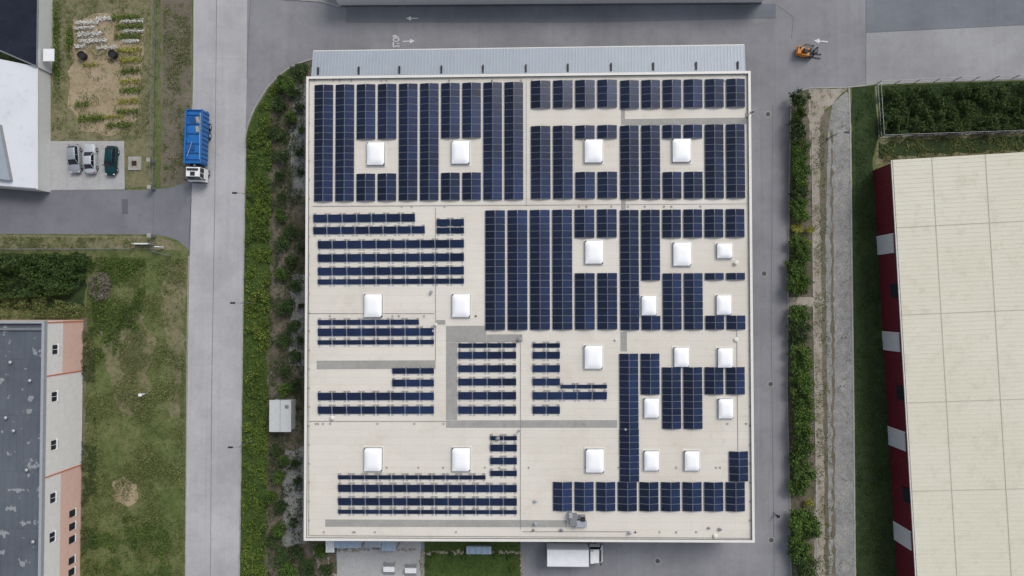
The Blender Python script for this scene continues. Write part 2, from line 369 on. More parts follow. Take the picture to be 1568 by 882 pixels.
for i in range(4):
    j=(i+1)%4; mb.face([(wr[i].x,wr[i].y,0),(wr[j].x,wr[j].y,0),(wr[j].x,wr[j].y,7.62),(wr[i].x,wr[i].y,7.62)],'wall')
    a=wr[i]; b=wr[j]; L=(b-a).length; d=(b-a).normalized(); n=Vector((d.y,-d.x,0)); ang=math.atan2(d.y,d.x)
    k=int(L/5)
    for q in range(k):
        p=a+d*(L*(q+.5)/k)+n*0.03
        if i==0 and q%3==0: mb.box((p.x,p.y,1.9),(3.4,0.1,3.8),'doorw',ang)
        else:
            mb.box((p.x,p.y,2.2),(2.6,0.1,1.4),'winglass',ang); mb.box((p.x,p.y,5.6),(2.6,0.1,1.2),'winglass',ang)
mb.obj('walls',bld)
def sy(y): return -10/680+(y-113)/(716)*(12.5/680)
def sx(x): return -4/710+(x-467)/(686)*(11/715)
def Q(px,py,xc,yc,z): return P(px+sx(px)*(py-yc),py+sy(py)*(px-xc),z)
def walk(x0,x1,y0,y1):
    xc,yc=(x0+x1)/2,(y0+y1)/2; mb=MB()
    mb.hexa([Q(x0,y1,xc,yc,ZR+.001),Q(x1,y1,xc,yc,ZR+.001),Q(x1,y0,xc,yc,ZR+.001),Q(x0,y0,xc,yc,ZR+.001)],[Q(x0,y1,xc,yc,ZR+.02),Q(x1,y1,xc,yc,ZR+.02),Q(x1,y0,xc,yc,ZR+.02),Q(x0,y0,xc,yc,ZR+.02)],'walk'); mb.obj('roof_walkway',bld)
walk(683,745,499,524); walk(745.5,800,512,524);walk(683,700,524.5,643); walk(683,945,643.5,655); walk(485,667,552,565); walk(498,868,796,807); walk(957,1143,181,191); walk(951,957,165,191); walk(951,958,305,321); walk(668,682,490,497); walk(950,960,508,538)
def skylight(px,py,w=27,h=35):
    c=P(px,py,ZR+0.5); W=w/10.95; Hh=h/10.95
    mb=MB(); mb.box((c.x,c.y,ZR+0.03),(W+0.5,Hh+0.5,0.06),'cream'); mb.box((c.x,c.y,ZR+0.25),(W+.06,Hh+.06,0.4),'metal')
    N=12; b=len(mb.v)
    for i in range(N+1):
        for j in range(N+1):
            u=-1+2*i/N; v=-1+2*j/N; z=ZR+0.45+0.30*(1-abs(u)**4)*(1-abs(v)**4)
            mb.v.append((c.x+u*W/2,c.y+v*Hh/2,z))
    for i in range(N):
        for j in range(N):
            a=b+i*(N+1)+j; mb.f.append((a,a+N+1,a+N+2,a+1)); mb.m.append(mb.mi('skylight')); mb.uv.append(None)
    ob=mb.obj('skylight',bld)
    for p in ob.data.polygons:
        if p.material_index==2: p.use_smooth=True
SK=[(575,235),(705,233),(909,231),(1044,230),(910,386),(1045,389),(571,468),(706,468),(909,547),(571,704),(706,704),(911,706)]
for a in SK: skylight(*a)
for a in [(994,468),(1109,467),(1044,547),(1111,548),(998,625),(1112,626),(998,706),(1060,706)]: skylight(a[0],a[1],22,29)
skylight(1110,384,23,22)
# ---- solar arrays
def panel(mb,a,b,c,d,k):
    a,b,c,d=map(Vector,(a,b,c,d)); m=(a+b+c+d)/4; dz=Vector((0,0,-0.04))
    mb.hexa([a+dz,b+dz,c+dz,d+dz],[a,b,c,d],'pvframe')
    up=Vector((0,0,0.006)); f=0.96
    def ins(p): return m+(p-m)*f+up
    mb.face([ins(a),ins(b),ins(c),ins(d)],k,[(0,0),(1,0),(1,1),(0,1)])
def colzone(x0,x1,y0,y1,pairs,nr,holes=()):
    xc,yc=(x0+x1)/2,(y0+y1)/2; mb=MB(); lo=ZR+0.18; hi=ZR+0.46; zm=ZR+0.3
    pw=(x1-x0)/pairs; ph=(y1-y0)/nr
    for i in range(int(round(pairs*2))):
        left=(i%2==0); base=x0+(i//2)*pw
        xa=base+ (pw*0.055 if left else pw*0.5+0.2); xb=base+(pw*0.5-0.2 if left else pw*0.945)
        za,zb=(lo,hi) if left else (hi,lo)
        for r in range(nr):
            ya=y0+r*ph+0.2; yb=y0+(r+1)*ph-0.2; mx,my=(xa+xb)/2,(ya+yb)/2
            if any(h[0]<mx<h[1] and h[2]<my<h[3] for h in holes): continue
            def c(x,y,z): v=Q(x,y,xc,yc,zm); v.z=z; return v
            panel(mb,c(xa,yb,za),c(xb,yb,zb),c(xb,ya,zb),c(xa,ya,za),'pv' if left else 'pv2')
    return mb.obj('solar_panel_array')
colzone(479,803,127.5,307,10,17,[(538,608,212,266),(670,740,212,266)])
colzone(811,947,122.5,165,4,4); colzone(948,1143,121.5,165,6,4)
colzone(811,947,192,304,4,11,[(872,946,210,263)])
colzone(948,1143,191,304,6,11,[(1006,1080,210,263)])
colzone(741,947,321,505,6,17,[(870,946,364,415)])
colzone(948,1143,320.5,505,6,17,[(1008,1143,364,415),(978,1013,434,487),(1076,1143,434,487)])
colzone(947,1143,541,657,6,11,[(1008,1143,530,565),(976,1011,608,660),(1077,1145,608,660)])
colzone(947,975,657,738,.83,8)
colzone(845,1143,738,783,9,4); colzone(1115,1143,691,737.5,.85,4)
def row(mb,x0,x1,y,h=11,k='pv2'):
    n=max(1,round((x1-x0)/21.5)); xc=(x0+x1)/2; pw=(x1-x0)/n; zs,zn=ZR+0.14,ZR+0.36
    def c(x,yy,z): v=Q(x,yy,xc,y,ZR+0.27); v.z=z; return v
    for i in range(n):
        xa=x0+i*pw+0.4; xb=x0+(i+1)*pw-0.4
        panel(mb,c(xa,y+h/2,zs),c(xb,y+h/2,zs),c(xb,y-h/2,zn),c(xa,y-h/2,zn),k)
        for xx in (xa+2.5,xb-2.5):
            a=c(xx,y-h/2-1,ZR+0.12); mb.box((a.x,a.y,ZR+0.11),(0.35,0.28,0.2),'kerb')
            a=c(xx,y+h/2+1,ZR+0.1); mb.box((a.x,a.y,ZR+0.06),(0.2,0.3,0.1),'alu')
def rows(lst):
    mb=MB()
    for r in lst: row(mb,*r)
    mb.obj('solar_panel_array')
rows([(479,636,334,12),(479,651,352.5,11),(668,711,341,11),(668,711,353,9)]+[(486,711,y,12) for y in (374,394.5,415)]+[(486,711,431,8)])
rows([(486,642,493.5,8),(486,665,508.5,12),(486,665,524,7)])
rows([(600,665,568,9),(600,665,586.5,11),(486,665,607,12),(486,665,628,12)])
rows([(701,791,y,h) for y,h in ((529,7),(544,11),(564.5,11),(585,11),(606,12),(628,12))])
rows([(815,858,529,7),(815,858,544,11),(815,858,564.5,11),(815,858,585,11),(815,930,606,12),(858,930,592,6),(815,858,628,12)])
rows([(750,792,y,h) for y,h in ((671,7),(686,11),(706,11),(725,9))])
rows([(517,744,731,7),(517,792,748,12),(517,792,768.5,12),(517,792,784,7)])
# roof furniture
mb=MB()
def rb(px,py,w,d,h,k,z=ZR): c=P(px,py,z+h); mb.box((c.x,c.y,z+h/2),(w,d,h),k)
rb(878,797,1.0,1.6,0.9,'metal'); rb(890,803,1.6,0.8,0.7,'alu'); rb(886,792,1.9,0.5,0.5,'metal'); rb(874,790,.5,.7,1.2,'alu'); rb(893,796,.6,.5,.9,'dark')
for a,b in (((868,798),(895,798)),((880,786),(880,810)),((888,789),(888,806))):
    p=P(*a,ZR+.6); q=P(*b,ZR+.6); mb.cyl(p,q,.1,.1,8,'metal')
mb.obj('rooftop_hvac_unit',bevel=0.03)
def vent(px,py,r=0.22,h=0.5,k='metal'):
    mb=MB(); c=P(px,py,ZR+h); mb.cyl((c.x,c.y,ZR),(c.x,c.y,ZR+h*.8),r*.6,r*.6,10,k); mb.cyl((c.x,c.y,ZR+h*.8),(c.x,c.y,ZR+h),r,r*.5,12,k); mb.obj('roof_vent')
for a in [(820,803),(817,812),(965,817),(1086,809),(1103,811),(1096,821),(667,497),(663,507),(795,660),(762,672),(1128,520),(508,640),(820,768),(958,658),(860,812),(943,520),(1128,402),(660,447),(795,520)]:
    vent(*a,random.choice((.18,.25,.32)),random.uniform(.3,.7),random.choice(('metal','alu','cream')))
mb=MB()
def cable(pts,w=0.06): strip(mb,[Q(x,y,x,y,ZR) for x,y in pts],w,ZR+0.022,ZR+0.06,'metal',True)
for pts in ([(472,480),(665,480)],[(667,318),(667,552)],[(473,125),(473,820)],[(1148,118),(1151,825)],[(473,820),(1148,824)],[(473,645),(683,645)],[(806,125),(806,316)],[(797,512),(797,810)],[(800,814),(965,814)],[(479,316),(1146,312)],[(1128,505),(1130,690)]): cable(pts)
for i in range(90):
    x=random.uniform(475,1145); y=random.choice([123,316,484,649,716,815]) ; c=P(x,y,ZR+.1); mb.box((c.x,c.y,ZR+.06),(.22,.22,.1),'kerb')
for i in range(24):
    y=130+i*29
    for x in (473,1148.5): c=P(x,y,ZR+.1); mb.box((c.x,c.y,ZR+.06),(.22,.22,.1),'kerb')
mb.obj('lightning_conductor')
mb=MB(); c=P(1146,176,ZR)
mb.cyl(c,(c.x,c.y,ZR+2.2),.05,.04,8,'metal'); mb.box((c.x,c.y+.1,ZR+2.0),(1.0,.06,.06),'metal',.6); mb.box((c.x,c.y,ZR+1.5),(.5,.3,.3),'dark',.5); mb.cyl((c.x-.5,c.y-.4,ZR+1.8),(c.x+.5,c.y+.4,ZR+1.9),.05,.05,6,'metal'); mb.box((c.x,c.y,ZR+.1),(.7,.7,.2),'kerb'); mb.obj('roof_antenna')
# canopy along north facade
can=empty('metal_canopy')
A,B,C,D=P(477,118,5.2),P(1141,109,5.2),P(1139.5,69,4.8),P(480,78.5,4.8)
mb=MB(); dz=Vector((0,0,-.15)); mb.hexa([A+dz,B+dz,C+dz,D+dz],[A,B,C,D],'canopy')
n=132
for i in range(n+1):
    t=i/n; a=A.lerp(B,t); b=D.lerp(C,t); u=(B-A).normalized()*0.05; up=Vector((0,0,.05))
    mb.hexa([a-u,a+u,b+u,b-u],[a-u*.6+up,a+u*.6+up,b+u*.6+up,b-u*.6+up],'canopyrib')
g=Vector((0,0.12,0)); mb.hexa([D-Vector((0,0,.3)),C-Vector((0,0,.3)),C+g-Vector((0,0,.3)),D+g-Vector((0,0,.3))],[D,C,C+g,D+g],'cream')
mb.obj('sheet_roof',can)
mb=MB()
for x in (487,550,613,678,742,808,872,938,1002,1067,1130):
    t=(x-477)/(1141-477); a=A.lerp(B,t); b=D.lerp(C,t); p=a.lerp(b,.22)
    mb.box((p.x,p.y,5.2),(.22,1.1,.3),'dark'); q=a.lerp(b,.97); mb.cyl((q.x,q.y,0),(q.x,q.y,4.7),.1,.1,8,'metal')
mb.obj('posts_and_snow_guards',can)
def gcan(x0,x1,y1,z,k):
    c=empty('entrance_canopy'); mb=MB(); a=P(x0,805,z);b=P(x1,805,z);d=P(x1,y1,z);e=P(x0,y1,z)
    a.y=b.y=P(800,829,8.4).y+.2
    mb.hexa([e-Vector((0,0,.1)),d-Vector((0,0,.1)),b-Vector((0,0,.1)),a-Vector((0,0,.1))],[e,d,b,a],k)
    for p in (e,d): mb.cyl((p.x,p.y+.2,0),(p.x,p.y+.2,z-.1),.07,.07,8,'metal')
    for t in (0,.25,.5,.75,1):
        p=e.lerp(d,t); q=a.lerp(b,t); p=p+Vector((0,0,.03)); q=q+Vector((0,0,.03)); mb.cyl(p,q,.04,.04,6,'alu')
    mb.obj('canopy_frame',c)
gcan(512,553,839,3.2,'blueglass'); gcan(559,583,838,3.2,'canopy'); gcan(585,606,844,3,'blueglass'); gcan(499,512,846,3,'white')
mb=MB(); c=P(733,843,1); mb.box((c.x,c.y,.45),(3.6,1.0,.9),'canopy'); mb.box((c.x,c.y,.95),(3.8,1.2,.1),'blueglass',tp=(.95,.8))
for i in range(4): mb.box((c.x-1.4+i*.93,c.y,1.02),(.08,1.0,.06),'metal')
mb.obj('cold_frame',bevel=.03)
for q in ((597,869),(630,871)):
    mb=MB(); c=P(*q); mb.box((c.x,c.y,.74),(1.7,.75,.05),'white')
    for s in (-1,1):
        mb.box((c.x,c.y+s*.68,.44),(1.7,.28,.05),'metal')
        for t in (-.7,.7): mb.box((c.x+t,c.y+s*.68,.21),(.06,.25,.42),'metal'); mb.box((c.x+t,c.y+s*.25,.36),(.06,.06,.72),'metal')
    mb.obj('picnic_table')

# ---------------------------------------------------------------- EAST WAREHOUSE (red walls)
wh=empty('red_warehouse')
TL=P(1370,248,6);BL=P(1408,895,6); ax=(BL-TL).normalized(); nx=Vector((-ax.y,ax.x,0))
if nx.x<0: nx=-nx
L=(BL-TL).length*1.25; Wd=56
def W(u,v,z): p=TL+ax*u+nx*v; return Vector((p.x,p.y,z))
mb=MB(); rise=1.6
mb.hexa([W(L,-.25,5.8),W(L,Wd/2,5.8+rise),W(-.3,Wd/2,5.8+rise),W(-.3,-.25,5.8)],[W(L,-.25,6),W(L,Wd/2,6+rise),W(-.3,Wd/2,6+rise),W(-.3,-.25,6)],'whitetile')
mb.hexa([W(L,Wd/2,5.8+rise),W(L,Wd+.25,5.8),W(-.3,Wd+.25,5.8),W(-.3,Wd/2,5.8+rise)],[W(L,Wd/2,6+rise),W(L,Wd+.25,6),W(-.3,Wd+.25,6),W(-.3,Wd/2,6+rise)],'whitetile')
u=0
while u<L:
    mb.hexa([W(u+.07,-.25,6.0),W(u+.07,Wd/2,6+rise),W(u,Wd/2,6+rise),W(u,-.25,6.0)],[W(u+.06,-.25,6.035),W(u+.06,Wd/2,6.035+rise),W(u+.01,Wd/2,6.035+rise),W(u+.01,-.25,6.035)],'rib'); u+=0.62
for u in (9.3,21.7,34.1,46.5,58.9):
    mb.hexa([W(u+.1,-.25,6.02),W(u+.1,Wd/2,6.02+rise),W(u,Wd/2,6.02+rise),W(u,-.25,6.02)],[W(u+.1,-.25,6.05),W(u+.1,Wd/2,6.05+rise),W(u,Wd/2,6.05+rise),W(u,-.25,6.05)],'lap')
for v in (5,12.2,18.5,24.5):
    z=6+rise*v/(Wd/2); mb.hexa([W(L,v,z),W(L,v+.1,z),W(-.3,v+.1,z),W(-.3,v,z)],[W(L,v,z+.055),W(L,v+.1,z+.055),W(-.3,v+.1,z+.055),W(-.3,v,z+.055)],'lap')
mb.obj('corrugated_roof',wh)
mb=MB()
mb.cyl(W(-.3,-.38,5.85),W(L,-.38,5.85),.1,.1,8,'cream')
mb.obj('gutter',wh)
mb=MB(); wb=[W(0,0,0),W(L,0,0),W(L,Wd,0),W(0,Wd,0)]
for i in range(4):
    a=wb[i];b=wb[(i+1)%4]; mb.face([(b.x,b.y,0),(a.x,a.y,0),(a.x,a.y,5.8),(b.x,b.y,5.8)],'red')
u=0.3
while u<L:
    mb.hexa([W(u,-.05,0),W(u+.1,-.05,0),W(u+.1,.0,0),W(u,.0,0)],[W(u,-.05,5.8),W(u+.1,-.05,5.8),W(u+.1,.0,5.8),W(u,.0,5.8)],'red'); u+=.55
def wallbox(y0,y1,z0,z1,k):
    def uu(y):
        p=P(1365,y,3); return (p-Vector((TL.x,TL.y,3))).dot(ax)
    a,b=uu(y0),uu(y1); mb.hexa([W(a,-.14,z0),W(b,-.14,z0),W(b,.02,z0),W(a,.02,z0)],[W(a,-.14,z1),W(b,-.14,z1),W(b,.02,z1),W(a,.02,z1)],k)
for y in (360,510,660,810): wallbox(y,y+28,0,4.6,'doorw'); wallbox(y-1.5,y-.1,0,4.75,'cream')
for y in (435,590,745): wallbox(y,y+21,3.2,5.0,'winglass')
mb.obj('red_walls',wh)

# ---------------------------------------------------------------- SOUTH-WEST building
sw=empty('office_building')
hw=8.6; a=P(66,500,hw); b=P(60,900,hw); b=Vector((a.x-.0,b.y-20,hw))
X1=P(65,700,hw).x; Y1=P(66,491,hw).y; X0=X1-40; Y0=b.y
mb=MB(); mb.face([(X0,Y0,hw-.5),(X1-.3,Y0,hw-.5),(X1-.3,Y1-.3,hw-.5),(X0,Y1-.3,hw-.5)],'greyroof'); mb.obj('flat_roof',sw)
mb=MB(); mb.box(((X0+X1)/2,Y1-.2,hw-.3),(X1-X0,.4,.6),'alu'); mb.box((X1-.2,(Y0+Y1)/2-.2,hw-.3),(.4,Y1-Y0-.41,.6),'alu')
mb.box(((X0+X1)/2,Y1-1.2,hw-.35),(X1-X0-.9,.35,.35),'metal'); mb.obj('parapet',sw)
mb=MB(); xw=X1-.08
def seg(y0,y1,z0,z1,k): mb.face([(xw,y0,z0),(xw,y1,z0),(xw,y1,z1),(xw,y0,z1)],k)
yy=[Y1-.1]+[P(100,q,hw/2).y for q in (572,722)]+[Y0]
for i,(k1,k2) in enumerate((('pink','whitewall'),('whitewall','whitewall'),('pink','whitewall'))):
    seg(yy[i+1],yy[i],0,4.6,k1); seg(yy[i+1],yy[i],4.6,hw-.6,k2)
mb.face([(xw,Y1-.1,0),(X0,Y1-.1,0),(X0,Y1-.1,hw-.6),(xw,Y1-.1,hw-.6)],'pink')
for yb in (yy[1],yy[2],Y1-.3): mb.box((xw+.03,yb,4),(.08,.18,8),'orange_line')
mb.obj('rendered_walls',sw)
mb=MB()
ys=[P(84,q,6.2).y for q in (535,607,681,762,822,905)]
for y in ys:
    mb.box((xw+.02,y,6.3),(.1,1.3,1.0),'winglass'); mb.box((xw+.1,y,5.72),(.25,1.6,.08),'white'); mb.box((xw+.07,y,6.3),(.04,.06,1.0),'white')
for q in (786,806,826,858,876):
    y=P(110,q,2).y; mb.box((xw+.02,y,2.0),(.1,1.0,1.3),'winglass'); mb.box((xw+.08,y,1.28),(.2,1.2,.08),'white')
mb.obj('windows',sw)
for q in ((15,555),(20,660),(45,583),(40,720),(50,830),(8,640)):
    mb=MB(); c=P(*q,hw); mb.cyl((c.x,c.y,hw-.5),(c.x,c.y,hw),.12,.12,8,'metal'); mb.cyl((c.x,c.y,hw),(c.x,c.y,hw+.15),.25,.1,10,'alu'); mb.obj('roof_vent')

# ---------------------------------------------------------------- NORTH-WEST building
nw=empty('workshop_building')
mb=MB(); prism(mb,[(-300,30),(57,102),(57,290),(-300,262)],2.9,0,'wall','whiteroof')
mb.obj('lower_roof_and_walls',nw)
mb=MB(); prism(mb,[(-300,-300),(60,-300),(57.5,102.5),(-300,-50)],3.2,0,'wall','blackroof')
prism(mb,[(-300,160),(-2,190),(15,276),(-300,240)],3.6,2.91,'metal','canopy')
mb.obj('upper_roof_and_walls',nw)
mb=MB()
strip(mb,[P(57.5,103,2.9),P(57.5,290,2.9)],.2,2.9,3.0,'cream',True); strip(mb,[P(57,289.5,2.9),P(-200,270,2.9)],.2,2.9,2.99,'metal',True)
strip(mb,[P(59.5,-100,3.2),P(57,102,3.2),P(-250,-30,3.2)],.18,3.2,3.3,'metal',True)
mb.obj('roof_trim',nw)
mb=MB(); c=P(74,84,2.6); mb.box((c.x,c.y,2.5),(1.7,1.9,.12),'white',kt='white'); mb.box((c.x-.7,c.y,2.2),(.1,1.7,.6),'metal'); mb.cyl((c.x+.7,c.y-.8,0),(c.x+.7,c.y-.8,2.45),.05,.05,6,'metal'); mb.cyl((c.x+.7,c.y+.8,0),(c.x+.7,c.y+.8,2.45),.05,.05,6,'metal'); mb.obj('door_awning')

# ---------------------------------------------------------------- shed in west bed
sh=empty('transformer_cabin'); mb=MB(); c=P(429,637,2.6)
mb.box((c.x,c.y,1.2),(3.0,4.4,2.4),'wall'); mb.obj('cabin_walls',sh)
mb=MB(); mb.box((c.x,c.y,2.5),(3.3,4.75,.2),'canopy',kt='wall'); mb.box((c.x,c.y,2.63),(.08,4.7,.06),'alu'); mb.box((c.x+1.0,c.y+1.4,2.66),(.5,.5,.12),'metal')
mb.obj('cabin_roof',sh,bevel=.02)
mb=MB(); mb.box((c.x-1.53,c.y,1.1),(.06,1.8,2.1),'metal'); mb.box((c.x-1.57,c.y,1.1),(.02,.04,2.0),'dark'); mb.obj('cabin_door',sh)

# ---------------------------------------------------------------- fences, posts, lamps
def fence(pts,h=1.7,sp=2.5):
    mb=MB(); pp=[P(*q) for q in pts]
    for a,b in zip(pp[:-1],pp[1:]):
        L=(b-a).length; n=max(1,int(L/sp)); d=(b-a)/n; ang=math.atan2(d.y,d.x)
        for i in range(n+1): p=a+d*i; mb.box((p.x,p.y,h/2),(.09,.09,h),'metal',ang)
        for z in (.15,h*.5,h-.05):
            m=(a+b)/2; mb.box((m.x,m.y,z),(L,.035,.035),'metal',ang)
        k=int(L/.3)
        for i in range(k): p=a+(b-a)*(i+.5)/k; mb.box((p.x,p.y,h/2),(.012,.012,h),'metal',ang)
    return mb.obj('wire_fence')
fence([(243,-20),(240,120),(238,285)]); fence([(-20,382),(120,382),(206,381)]); fence([(236,362),(237,385),(262,392)],1.2)
fence([(1345,211),(1340,130),(1460,124),(1580,119)],1.8); fence([(1345,211),(1580,203)],1.8)
mb=MB(); p=P(216,373,1.2); mb.box((p.x,p.y,.6),(2.4,.18,1.2),'white')
for i in range(9): mb.box((p.x-1.1+i*.27,p.y+.12,.6),(.05,.05,1.3),'metal')
mb.box((p.x-1.25,p.y,.75),(.2,.25,1.5),'kerb'); mb.box((p.x+1.25,p.y,.75),(.2,.25,1.5),'kerb'); mb.obj('sliding_gate')
for q in ((236,248),(237,289),(237,362)):
    mb=MB(); p=P(*q); mb.box((p.x,p.y,.8),(.45,.45,1.6),'metal',tp=(.9,.9)); mb.box((p.x,p.y,1.65),(.6,.6,.1),'kerb'); mb.obj('gate_pillar',bevel=.02)
mb=MB(); p=P(249,379); mb.cyl(p,(p.x,p.y,1.4),.05,.05,8,'metal'); mb.box((p.x,p.y,1.3),(.8,.12,.7),'white'); mb.box((p.x,p.y,.1),(.5,.4,.2),'kerb'); mb.obj('entrance_sign')
mb=MB(); p=P(206,250,.2); mb.box((p.x,p.y,.1),(2.0,2.1,.2),'kerb'); mb.box((p.x,p.y,.22),(1.2,1.2,.05),'soil2'); mb.box((p.x,p.y,.3),(.7,.7,.15),'dark'); mb.obj('concrete_inspection_chamber',bevel=.02)
def barrel(px,py):
    mb=MB(); c=P(px,py,.9); n=24
    prof=[(0.50,0),(0.56,.15),(0.58,.5),(0.60,.85),(0.62,.9),(0.56,.9),(0.54,.75),(0.0,.74)]
    b=len(mb.v)
    for r,z in prof:
        for i in range(n): a=2*math.pi*i/n; mb.v.append((c.x+r*math.cos(a),c.y+r*math.sin(a),z))
    for k in range(len(prof)-1):
        for i in range(n):
            j=(i+1)%n; mb.f.append((b+k*n+i,b+k*n+j,b+(k+1)*n+j,b+(k+1)*n+i)); mb.m.append(mb.mi('dark')); mb.uv.append(None)
    mb.obj('water_barrel')
barrel(124,84); barrel(171,82)
def lamp(px,py,h=5.5,dirx=-1):
    mb=MB(); b=P(px,py); mb.box((b.x,b.y,.15),(.3,.3,.3),'kerb'); mb.cyl((b.x,b.y,0),(b.x,b.y,h),.09,.05,10,'metal'); mb.cyl((b.x,b.y,h),(b.x+dirx*.9,b.y,h+.2),.05,.04,8,'metal')
    mb.box((b.x+dirx*1.15,b.y,h+.2),(.75,.28,.1),'dark',tp=(.9,.8)); mb.box((b.x+dirx*1.15,b.y,h+.14),(.6,.2,.03),'lampw'); mb.obj('street_lamp')
for q in ((391,303),(388,464),(385,675)): lamp(*q,4.6)
lamp(1268,212,3.5,1)
for q in ((1290,516),(1288,590),(1262,250)):
    mb=MB(); p=P(*q); mb.cyl(p,(p.x,p.y,1.0),.08,.07,10,'white'); mb.cyl((p.x,p.y,1.0),(p.x,p.y,1.12),.1,.06,10,'dark'); mb.obj('marker_post')
mb=MB(); p=P(222,603); mb.cyl(p,(p.x,p.y,1.2),.12,.12,10,'white'); mb.box((p.x,p.y,1.25),(.5,.4,.25),'white'); mb.obj('utility_marker')

# ---------------------------------------------------------------- VEHICLES
def place(mb,name,px,py,z,ang,bevel=.02):
    c=P(px,py,z); return mb.obj(name,loc=(c.x,c.y,0.03),rz=ang,bevel=bevel)
def wheel(mb,x,y,r=.33,w=.22):
    mb.cyl((x,y-w/2,r),(x,y+w/2,r),r,r,18,'rubber'); s=1 if y>0 else -1
    mb.cyl((x,y+s*w/2,r),(x,y+s*(w/2+.015),r),r*.6,r*.5,12,'alu')
def car(name,px,py,ang,paint,hatch=False,L=4.4):
    mb=MB(); st=[(-.5,.60,.70),(-.487,.72,.84),(-.44,.82,.92),(-.33,.89,.96),(0,.90,.95),(.2,.89,.94),(.32,.87,.90),(.42,.80,.82),(.47,.70,.74),(.498,.52,.62)]
    secs=[]
    for x,w,h in st:
        x*=L; s=[(w*.9,.22),(w,.42),(w*.99,.66),(w*.9,h-.04),(w*.5,h+.015),(0,h+.03)]
        pts=[(x,y,z) for y,z in s]+[(x,-y,z) for y,z in s[-2::-1]]
        secs.append(pts)
    b=len(mb.v); n=len(secs[0])
    for s in secs: mb.v+=s
    for i in range(len(secs)-1):
        for j in range(n-1): mb.f.append((b+i*n+j,b+(i+1)*n+j,b+(i+1)*n+j+1,b+i*n+j+1)); mb.m.append(mb.mi(paint)); mb.uv.append(None)
        mb.f.append((b+i*n+n-1,b+(i+1)*n+n-1,b+(i+1)*n,b+i*n)); mb.m.append(mb.mi('dark')); mb.uv.append(None)
    for s in (secs[0],secs[-1][::-1]): mb.face(s,paint)
    rb0=-.43 if hatch else -.36; rt0=-.35 if hatch else -.22
    bx=[(rb0*L,.74),(.22*L,.76)]; tx=[(rt0*L,.58),(.06*L,.60)]; zb=.94; zt=1.44
    B4=[(bx[0][0],-bx[0][1],zb),(bx[1][0],-bx[1][1],zb),(bx[1][0],bx[1][1],zb),(bx[0][0],bx[0][1],zb)]
    T4=[(tx[0][0],-tx[0][1],zt),(tx[1][0],-tx[1][1],zt),(tx[1][0],tx[1][1],zt),(tx[0][0],tx[0][1],zt)]
    mb.hexa(B4,T4,'glass',paint)
    mb.box(((tx[0][0]+tx[1][0])/2,0,zt+.025),(tx[1][0]-tx[0][0]-.04,1.12,.05),paint,tp=(.9,.9))
    for i in range(4): mb.cyl(B4[i],T4[i],.05,.04,6,paint)
    for s in (-1,1):
        mb.cyl((-.1*L,s*.77,zb),(-.1*L,s*.6,zt),.035,.035,6,paint)
        mb.box((.17*L,s*.98,.98),(.16,.2,.14),paint,tp=(.8,.9)); mb.box((.455*L,s*.6,.70),(.22,.26,.12),'lampw'); mb.box((-.475*L,s*.62,.78),(.16,.24,.14),'lampr')
        for x in (-.3,.3): wheel(mb,x*L,s*.80)
    mb.box((-.497*L,0,.5),(.06,.5,.12),'white'); mb.box((.497*L,0,.42),(.05,.8,.14),'dark')
    ob=place(mb,name,px,py,.7,ang,.03)
    for p in ob.data.polygons: p.use_smooth=True
    return ob
car('parked_car',114,243,math.radians(-86),'silver',True,4.5)
car('parked_car',138,243,math.radians(92),'silver2',False,4.6)
car('parked_car',170,246,math.radians(-93),'green',True,4.6)
